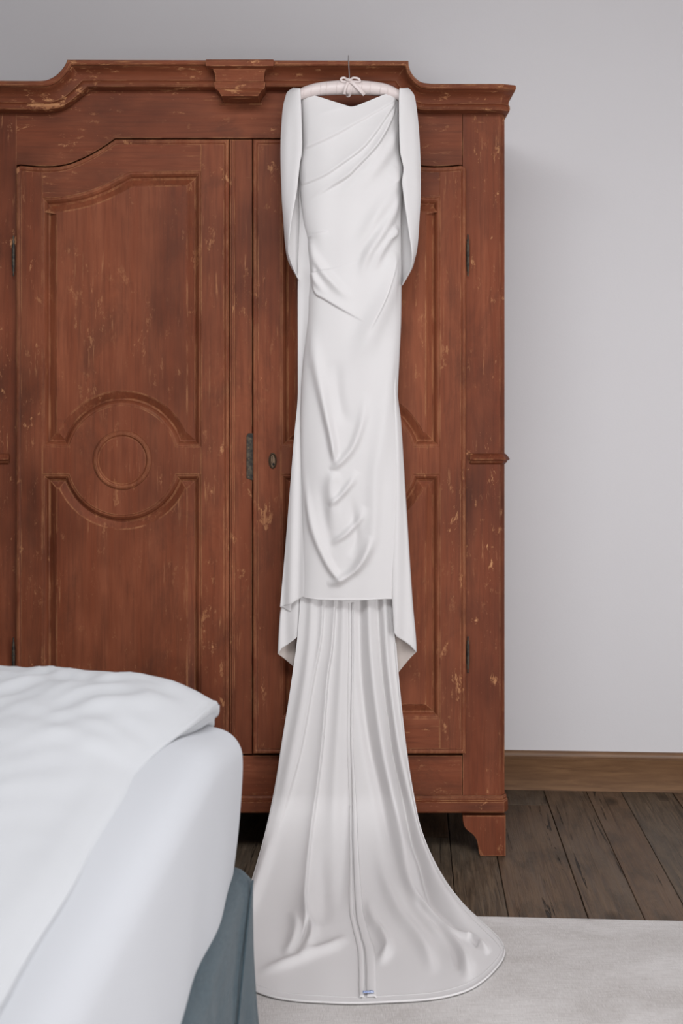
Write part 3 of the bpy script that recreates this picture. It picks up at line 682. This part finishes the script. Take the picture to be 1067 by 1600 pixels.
FT = [
 ([(506, 905), (503, 990), (490, 1062), (471, 1167), (452, 1240), (428, 1330)], [.012, .012, .010, .008, .004], [6, 7, 10, 12, 14], 'step', (0, .3)),
 ([(526, 905), (520, 1005), (512.5, 1060), (503, 1176), (486, 1313), (478, 1400), (478, 1450), (463, 1490)], [.014, .014, .013, .012, .010], [7, 8, 9, 9, 10, 10], 'step', (0, .15)),
 ([(488, 905), (484, 1000), (472, 1090), (455, 1180), (436, 1270), (412, 1360)], [.008, .009, .008, .006], [6, 8, 10, 13], 'ridge', (0, .3)),
 ([(537, 905), (535, 1000), (530, 1100), (524, 1200), (520, 1300), (517, 1390)], [.009, .008, .006, .004], [6, 8, 10, 14], 'ridge', (0, .3)),
 ([(562, 905), (562, 1000), (566, 1080), (578, 1170), (596, 1250), (610, 1320), (624, 1385)], [-.010, -.011, -.012, -.012, -.006], [6, 7, 9, 12], 'ridge', (0, .25)),
 ([(575, 905), (578, 1000), (585, 1080), (598, 1170), (615, 1250), (633, 1330), (650, 1395)], [.010, .012, .012, .012, .008], [6, 7, 8, 10], 'ridge', (0, .2)),
 ([(588, 905), (594, 1013), (599, 1070), (607, 1130), (615, 1190), (632, 1260), (644, 1313), (656, 1345), (672, 1401), (700, 1440), (734, 1468)], [-.008, -.010, -.013, -.018, -.016, -.010], [4, 5, 6, 7, 9], 'ridge', (0, .12)),
 ([(598, 905), (604, 1013), (612, 1090), (622, 1160), (636, 1225), (650, 1285), (668, 1345), (690, 1392), (722, 1432), (757, 1468)], [.008, .010, .012, .013, .012, .009], [5, 6, 8, 10, 12], 'ridge', (0, .2)),
 ([(604, 1180), (614, 1260), (632, 1350), (652, 1410), (676, 1447), (708, 1477), (728, 1506), (731, 1537)], [.008, .011, .013, .012, .010], [8, 9, 9, 8], 'ridge', (.25, .15)),
 ([(586, 1300), (600, 1370), (622, 1425), (650, 1462), (668, 1490), (680, 1525)], [.006, .010, .011, .008], 10, 'ridge', (.3, .25)),
 ([(640, 1380), (660, 1425), (690, 1460), (712, 1492), (716, 1520)], [-.008, -.009, -.007], 6, 'ridge', (.25, .25)),
 ([(573, 1400), (582, 1440), (597, 1462), (604, 1485), (588, 1508)], [.007, .012, .010], 7, 'ridge', (.3, .25)),
 ([(480, 1380), (479, 1430), (487, 1455), (482, 1478), (462, 1496)], [.008, .012, .010], 8, 'ridge', (.3, .25)),
 ([(455, 1420), (462, 1450), (455, 1480), (440, 1495)], [.006, .009, .006], 8, 'ridge', (.3, .3)),
 ([(545, 1462), (520, 1478), (481, 1493), (440, 1508), (400, 1521)], [.006, .008, .006], 7, 'ridge', (.25, .3)),
 ([(620, 1300), (640, 1390), (700, 1452), (742, 1470), (765, 1492)], [.004, .009, .009], 5, 'ridge', (.3, .15)),
 ([(640, 1190), (655, 1250), (676, 1310), (706, 1370), (744, 1420), (770, 1455)], [.005, .007, .006], 8, 'ridge', (.2, .2)),
 ([(430, 1290), (412, 1350), (395, 1400), (380, 1440)], [.006, .008, .006], 9, 'ridge', (.3, .3)),
 ([(545, 1150), (541, 1260), (536, 1360), (533, 1430)], [-.005, -.006, -.004], 10, 'ridge', (.3, .3)),
 ([(500, 1320), (505, 1400), (508, 1450)], [-.004, -.006, -.003], 12, 'ridge', (.3, .3)),
 ([(733, 1466), (740, 1472), (748, 1480)], -.007, 3, 'ridge', (.2, .2)),
]
for c in FT: h += field(XY, *c)*np.interp(y, [905, 1050, 1200, 1480], [1.0, 1.25, 1.5, 1.3])
h += .0022*vnoise(XY, 70, 260, 5, 6)*sm((y-1350)/120)
bd = np.minimum.reduce([(np.arange(NU)/9.0)[None, :]+0*y, (np.arange(NU)[::-1]/9.0)[None, :]+0*y, (np.arange(NV)[::-1]/9.0)[:, None]+0*y])
h *= .2+.8*sm(bd)
fl_m = sm((y-1330)/110)                                  # on the floor the cloth lies loose and shallow
Nn = normals(P)
if Nn[100, 130][1] > 0: Nn = -Nn
P = P+Nn*(h*(1+.15*fl_m))[..., None]
P[..., 2] = np.maximum(P[..., 2], .0135)
P[..., 1] = np.where(P[..., 2] < .9, np.minimum(P[..., 1], -.035), np.minimum(P[..., 1], -.03))
grid_mesh('train', P, CREPE, dress, .0012)
TXY, TP = XY, P
def on_train(px, py, lift=0.):
    i = np.argmin(((TXY-np.array([px, py]))**2).sum(-1)); q = TP.reshape(-1, 3)[i]; nn = Nn.reshape(-1, 3)[i]; return q+nn*lift
# rolled hem along the free edge of the train
hem = [tuple(TP[j, -1]) for j in range(60, NV, 3)]+[tuple(TP[-1, i]) for i in range(NU-2, -1, -3)]
tube('rolled_hem', hem, .0026, CREPE, dress, 8)
hem2 = [TP[j, -6] + Nn[j, -6]*.001 for j in range(60, NV-6, 3)]+[TP[-6, i]+Nn[-6, i]*.001 for i in range(NU-6, 4, -3)]
tube('hem_stitching', [tuple(q) for q in hem2], .0005, CREPE, dress, 6)
# centre back seam with its open seam allowance
def ribbon(name, c, w, mat, lift=.003, n=70):
    C = cat(c, 12); V = []; Fc = []
    C = C[:: max(1, len(C)//n)]
    W_ = np.interp(np.linspace(0, 1, len(C)), np.linspace(0, 1, len(w)), w)
    pts = []
    for k, (a, b) in enumerate(C):
        row = []
        for q in (-.5, -.3, 0, .3, .5): row.append(on_train(a+W_[k]*q, b, lift if abs(q) < .4 else lift*.4))
        pts.append(row)
    G = np.array(pts)
    for _ in range(3): G[1:-1] = (G[:-2]+2*G[1:-1]+G[2:])/4
    return grid_mesh(name, G, mat, dress, .0008)
seam = [(548, 941), (548, 1030), (546, 1150), (549, 1240), (551, 1330), (552, 1420), (560, 1465), (567, 1490), (569, 1562)]
tube('centre_seam', [tuple(on_train(a, b, .0012)) for a, b in cat([(x-3, y) for x, y in seam], 10)], .0011, CREPE, dress, 6)
ribbon('seam_allowance', [(551, 941), (551, 1030), (549.5, 1150), (553, 1240), (556, 1330), (561, 1420), (571, 1465), (578, 1490), (580, 1560)], [2.5, 3, 4, 7, 10, 14, 16, 16], CREPE, .0035)
ribbon('seam_allowance', [(547, 1260), (548, 1340), (549, 1420), (558, 1465), (564, 1490), (565, 1560)], [2, 5, 7, 9, 9], CREPE, .003)
# small printed care tag at the hem
TAGM = N('pale_blue_print'); TAGM.out('Base Color', TAGM.mix(TAGM.ramp(TAGM.noise(TAGM.co((1, .5, 1)), 330, 2), .48, .55), (.18, .25, .50), (.62, .68, .80))); TAGM.out('Roughness', .7)
g = np.array([[on_train(567+q*17, 1553+r*3.4, .0075) for q in np.linspace(0, 1, 6)] for r in (0, 1)])
g[..., 2] = g[..., 2].max()
t_ = grid_mesh('tag', g, TAGM.m, dress, .0006); t_['label'] = 'tiny pale blue printed tag at the hem'

# ------------------------------------------------------------------ padded hanger
hg = tag(empty('hanger', (0, 0, 0)), 'padded pale pink satin hanger with ribbon bow and steel hook, hooked on the cornice', 'hanger')
hp = cat([(462, 152), (475, 145), (495, 140), (520, 137.5), (545, 136.8), (572, 137.5), (597, 140), (613, 144.5), (628, 152)], 8)
hr = [ .5+10.8*math.sin(math.pi*min(1, max(0, .10+.8*i/(len(hp)-1))))**.55 for i in range(len(hp))]
hr[0] *= .6; hr[-1] *= .6
hpp = [U(a, b, 3.485) for a, b in hp]
tube('padding', hpp, [r*3.485/F for r in hr], SATIN, hg, 20)
for xx in (476, 488, 500, 512, 526, 538, 551, 566, 580, 594, 606):         # gathers in the satin
    i = int(np.argmin([abs(a-xx) for a, b in hp])); c = Vector(hpp[i]); r = hr[i]*3.485/F
    tube('satin_gather', [(c.x+.0012*math.sin(3*t), c.y-r*1.012*math.cos(t), c.z+r*1.012*math.sin(t)) for t in np.linspace(-1.4, 1.0, 12)], .0009, SATIN, hg, 6)
c = Vector(U(544.5, 137, 3.485)); r = 11.2*3.485/F
wr = tube('ribbon_wrap', [(c.x+.001*math.sin(4*t), c.y-r*1.05*math.cos(t), c.z+r*1.05*math.sin(t)) for t in np.linspace(-math.pi, math.pi, 40)], .0062, SATIN, hg, 8, .25)
tube('ribbon_tail', [U(a, b, d) for a, b, d in cat([(547, 127, 3.462), (553, 131, 3.458), (560, 138, 3.458), (566, 144, 3.462), (569, 148, 3.47)], 6)], [.005]*25, SATIN, hg, 8, .25)
tube('ribbon_tail', [U(a, b, d) for a, b, d in cat([(544, 128, 3.462), (541, 134, 3.459), (539, 140, 3.461), (538, 147, 3.468)], 6)], [.0035]*19, SATIN, hg, 8, .3)
tube('bow_loop', [U(a, b, d) for a, b, d in cat([(545, 126, 3.468), (538, 121.5, 3.462), (533, 123, 3.462), (534, 126.5, 3.464), (540, 127.5, 3.466), (546, 126.5, 3.468)], 6)], .0030, SATIN, hg, 8, .5)
tube('bow_loop', [U(a, b, d) for a, b, d in cat([(546, 126, 3.468), (552, 121.5, 3.462), (560, 123, 3.462), (562, 127, 3.464), (555, 127.5, 3.466), (546, 126.5, 3.468)], 6)], .0030, SATIN, hg, 8, .5)
tube('bow_knot', [U(541, 124, 3.462), U(545, 125, 3.459), U(549, 126, 3.462)], [.003, .005, .003], SATIN, hg, 10)
def Z(px, py, d, y): p = U(px, py, d); return (p[0], y, p[2])
zc = U(544, 94, D0-.0745)[2]
hk = [U(545.5, 128, 3.485), U(545.8, 118, 3.487), U(545.0, 105, 3.495)]
x5 = U(544.5, 95, 3.505)[0]
hk = [(p[0], p[1], p[2]) for p in hk]+[(x5, -.094, zc+.004), (x5, -.083, zc+.0095), (x5, -.066, zc+.008), (x5, -.056, zc-.004), (x5, -.055, zc-.018)]
tube('hook', cat(hk, 8), .0016, STEEL, hg, 10)

# ------------------------------------------------------------------ bed (room axes); a = towards the camera, b = to the left
FAR = 2.47; bx0 = (384-CX)*FAR/F
def Bp_(a, b, z): return (bx0-a*math.sin(A)-b*math.cos(A), FAR-D0-a*math.cos(A)+b*math.sin(A), z)
bed = tag(empty('bed', (0, 0, 0)), 'bed with a blue-grey linen base in the lower left foreground', 'bed')
LEN, WID = 2.0, 1.5
# linen covered base with rounded corner and loose corner fold
def base():
    nv, = (50,)
    # outline: far side from left to corner, round, then right side towards the camera
    out = [(0, b) for b in np.linspace(WID, .05, 60)]
    out += [(.055-.055*math.cos(t), .045-.055*math.sin(t)) for t in np.linspace(0, math.pi/2, 14)]
    out += [(a, -.010) for a in np.linspace(.06, 1.95, 300)]
    out = np.array(out); n = len(out)
    tn = np.gradient(out, axis=0); tn /= np.linalg.norm(tn, axis=1)[:, None]; nr = np.stack([tn[:, 1], -tn[:, 0]], 1)
    # outward should point away from (a=1,b=.7)
    sgn = np.sign(((out-np.array([1., .7]))*nr).sum(1)); nr *= sgn[:, None]
    G = []
    for z, o_ in [(.392, -.06), (.392, -.045), (.389, -.028), (.382, -.014), (.370, -.004)]+[(.36-.346*k/44, .010*(k/44)) for k in range(45)]:
        row = []
        for i in range(n):
            a, b = out[i]; ww = (.37-min(z, .37))/.37
            fold = (.018*ww+.001)*math.sin(a*40+1.6*math.sin(a*11)+z*5)*(a > .03)+.006*ww*math.sin(a*21+b*40-z*9)+.002*math.sin(z*120+a*18)*sm((a-.12)/.2)
            # overlapping flap whose edge curves from the far corner
            ae = .03+.50*(max(0, (.385-z))/.385)**.8
            st = 1/(1+math.exp((a-ae)*160)) if b < .05 else 1
            oo = o_+fold*.55+.012*st
            row.append(Bp_(a+nr[i][0]*oo, b+nr[i][1]*oo, z))
        G.append(row)
    grid_mesh('base_cover', np.array(G), BLUE, bed, 0)
    pts = []
    for z in np.linspace(.375, .020, 30):
        ae = .03+.50*((.385-z)/.385)**.8; ww = (.37-min(z, .37))/.37
        pts.append(Bp_(ae, -.010-.008-.010*ww-.003, z))
    tube('cover_piping', pts, .0022, BLUE, bed, 8)
base()
MAT_ = box('mattress', (0, 0, 0), (1, 1, 1), COTTON2, bed, 0)
for v in MAT_.data.vertices:
    a, b, z = .03+v.co.x*(LEN-.06), .05+v.co.y*(WID-.08), .40+v.co.z*.18; v.co = Bp_(a, b, z)
# sheet falling over the side
def sheet():
    na, nc = 260, 110
    sec = cat([(.30, .690), (.16, .680), (.09, .672), (.045, .664), (.020, .652), (.004, .630), (-.001, .600), (.000, .540), (.004, .470), (.010, .410), (.014, .375)], 12)
    s_ = np.r_[0, np.cumsum(np.linalg.norm(np.diff(sec, axis=0), axis=1))]; t = np.linspace(0, s_[-1], nc)
    sb, sz = np.interp(t, s_, sec[:, 0]), np.interp(t, s_, sec[:, 1])
    G = np.zeros((nc, na, 3)); aa = np.r_[np.linspace(0, .12, 50)[:-1], np.linspace(.12, 2.0, na-49)]
    for j in range(na):
        a = aa[j]; dr_ = max(0, 1-a/.07)                   # far corner rounds over and tucks in
        for i in range(nc):
            low = np.clip((.62-sz[i])/.25, 0, 1)
            b = sb[i]+(1-math.sqrt(max(0, 1-dr_**2)))*.03+.020*low*math.exp(-a/.25)
            z = sz[i]-(1-math.sqrt(max(0, 1-dr_**2)))*.018*(1-low)
            b -= low*.004+low*(.006*math.sin(a*7+.6)+.003*math.sin(a*19+2))
            z += .006*low*math.sin(a*4+1)-.012*low+.050*(1-low)*float(sm(a/.40))
            G[i, j] = Bp_(a, b, z)
    G0 = G[:, :1].copy()                                       # far end flap, turned down
    end = []
    for k in range(1, 12):
        q = G0.copy(); q[..., 1] += .006*math.sin(k/11*math.pi); q[..., 2] = np.maximum(q[..., 2]-k*.022, .40); end.append(q)
    G = np.concatenate(end[::-1]+[G], 1)
    o = grid_mesh('bedspread', G, COTTON2, None, .003)
    return tag(o, 'plain white sheet hanging smoothly down the right side of the bed', 'sheet')
sheet()
def duvet():
    nb, na = 200, 300
    bb = np.linspace(0, 1.42, nb-36)
    topz = lambda b: np.interp(b, [0, .03, .08, .14, .22, .33, .48, .7, 1.1, 1.42], [.728, .744, .759, .771, .781, .791, .797, .799, .79, .765])
    Gs = []; aa = np.r_[np.linspace(0, .10, 40)[:-1], np.linspace(.10, 1.98, na-39)]
    edge = [(.020, -.052), (.012, -.050), (.006, -.044), (.006, -.036), (.004, -.030), (-.001, -.026), (-.004, -.020), (-.004, -.013), (-.001, -.006)]
    r = np.random.RandomState(4); wr = [(r.uniform(8, 40), r.uniform(8, 40), r.uniform(0, 6)) for _ in range(9)]
    edge = [tuple(p) for p in cat(edge, 4)][:36]
    AXY = []
    for j, a in enumerate(aa):
        row = []
        e0 = float(np.interp(a, [0, .1, .3, .55, .8, 1.27, 2], [.058, .060, .082, .104, .090, .066, .06]))+.002*math.sin(a*17)
        tk = .056-.042*float(sm(a/.40))                           # edge becomes flatter towards the camera
        rnd = max(0, 1-a/.09); drop = (1-math.sqrt(1-min(1, rnd)**2))*.05
        for db, dz in edge: row.append((a, e0+db, topz(0)+dz*tk/.052-drop*.4))
        for b in bb: row.append((a, e0+b, float(topz(b))-drop))
        AXY.append(row)
    Q = np.array(AXY); a_, b_, z_ = Q[..., 0], Q[..., 1], Q[..., 2]
    m = sm((b_-.07)/.10); far = np.exp(-((a_-.22)/.20)**2)
    w = .0040*np.sin(b_*38+a_*26+2*np.sin(a_*13))*np.sin(a_*31-b_*12)+.0030*np.sin(b_*75-a_*48+2*np.sin(b_*21))*np.sin(b_*17+1)
    z_ = z_+m*(w*(.25+1.0*far)*sm(a_/.12)+sm(a_/.25)*.010*np.sin(a_*5.5+b_*2+.4)+.008*np.sin(b_*8.5-a_*3+1))
    z_ = z_+m*sm(a_/.03)*np.exp(-((a_-.13)/.13)**2)*.0022*np.abs(np.sin(b_*95+a_*60+3*np.sin(a_*30+b_*14)))*(np.sin(b_*19+a_*9)+.6)
    z_ = z_-m*.010*np.exp(-((a_-.16)/.035)**2)*np.clip(1-b_/.9, 0, 1)+m*.006*np.exp(-((a_-.46-.2*b_)/.05)**2)
    G = np.stack([bx0-a_*math.sin(A)-b_*math.cos(A), FAR-D0-a_*math.cos(A)+b_*math.sin(A), z_], -1)
    G0 = G[:1]; end = []
    for k in range(1, 10):
        q = G0.copy(); q[..., 1] += .010*math.sin(k/9*math.pi); q[..., 2] = np.maximum(q[..., 2]-k*.008, .700-.0*k); end.append(q)
    G = np.concatenate(end[::-1]+[G], 0)
    o = grid_mesh('duvet', G, COTTON, None, .002)
    return tag(o, 'rumpled white duvet spread over the top of the bed', 'duvet')
duvet()
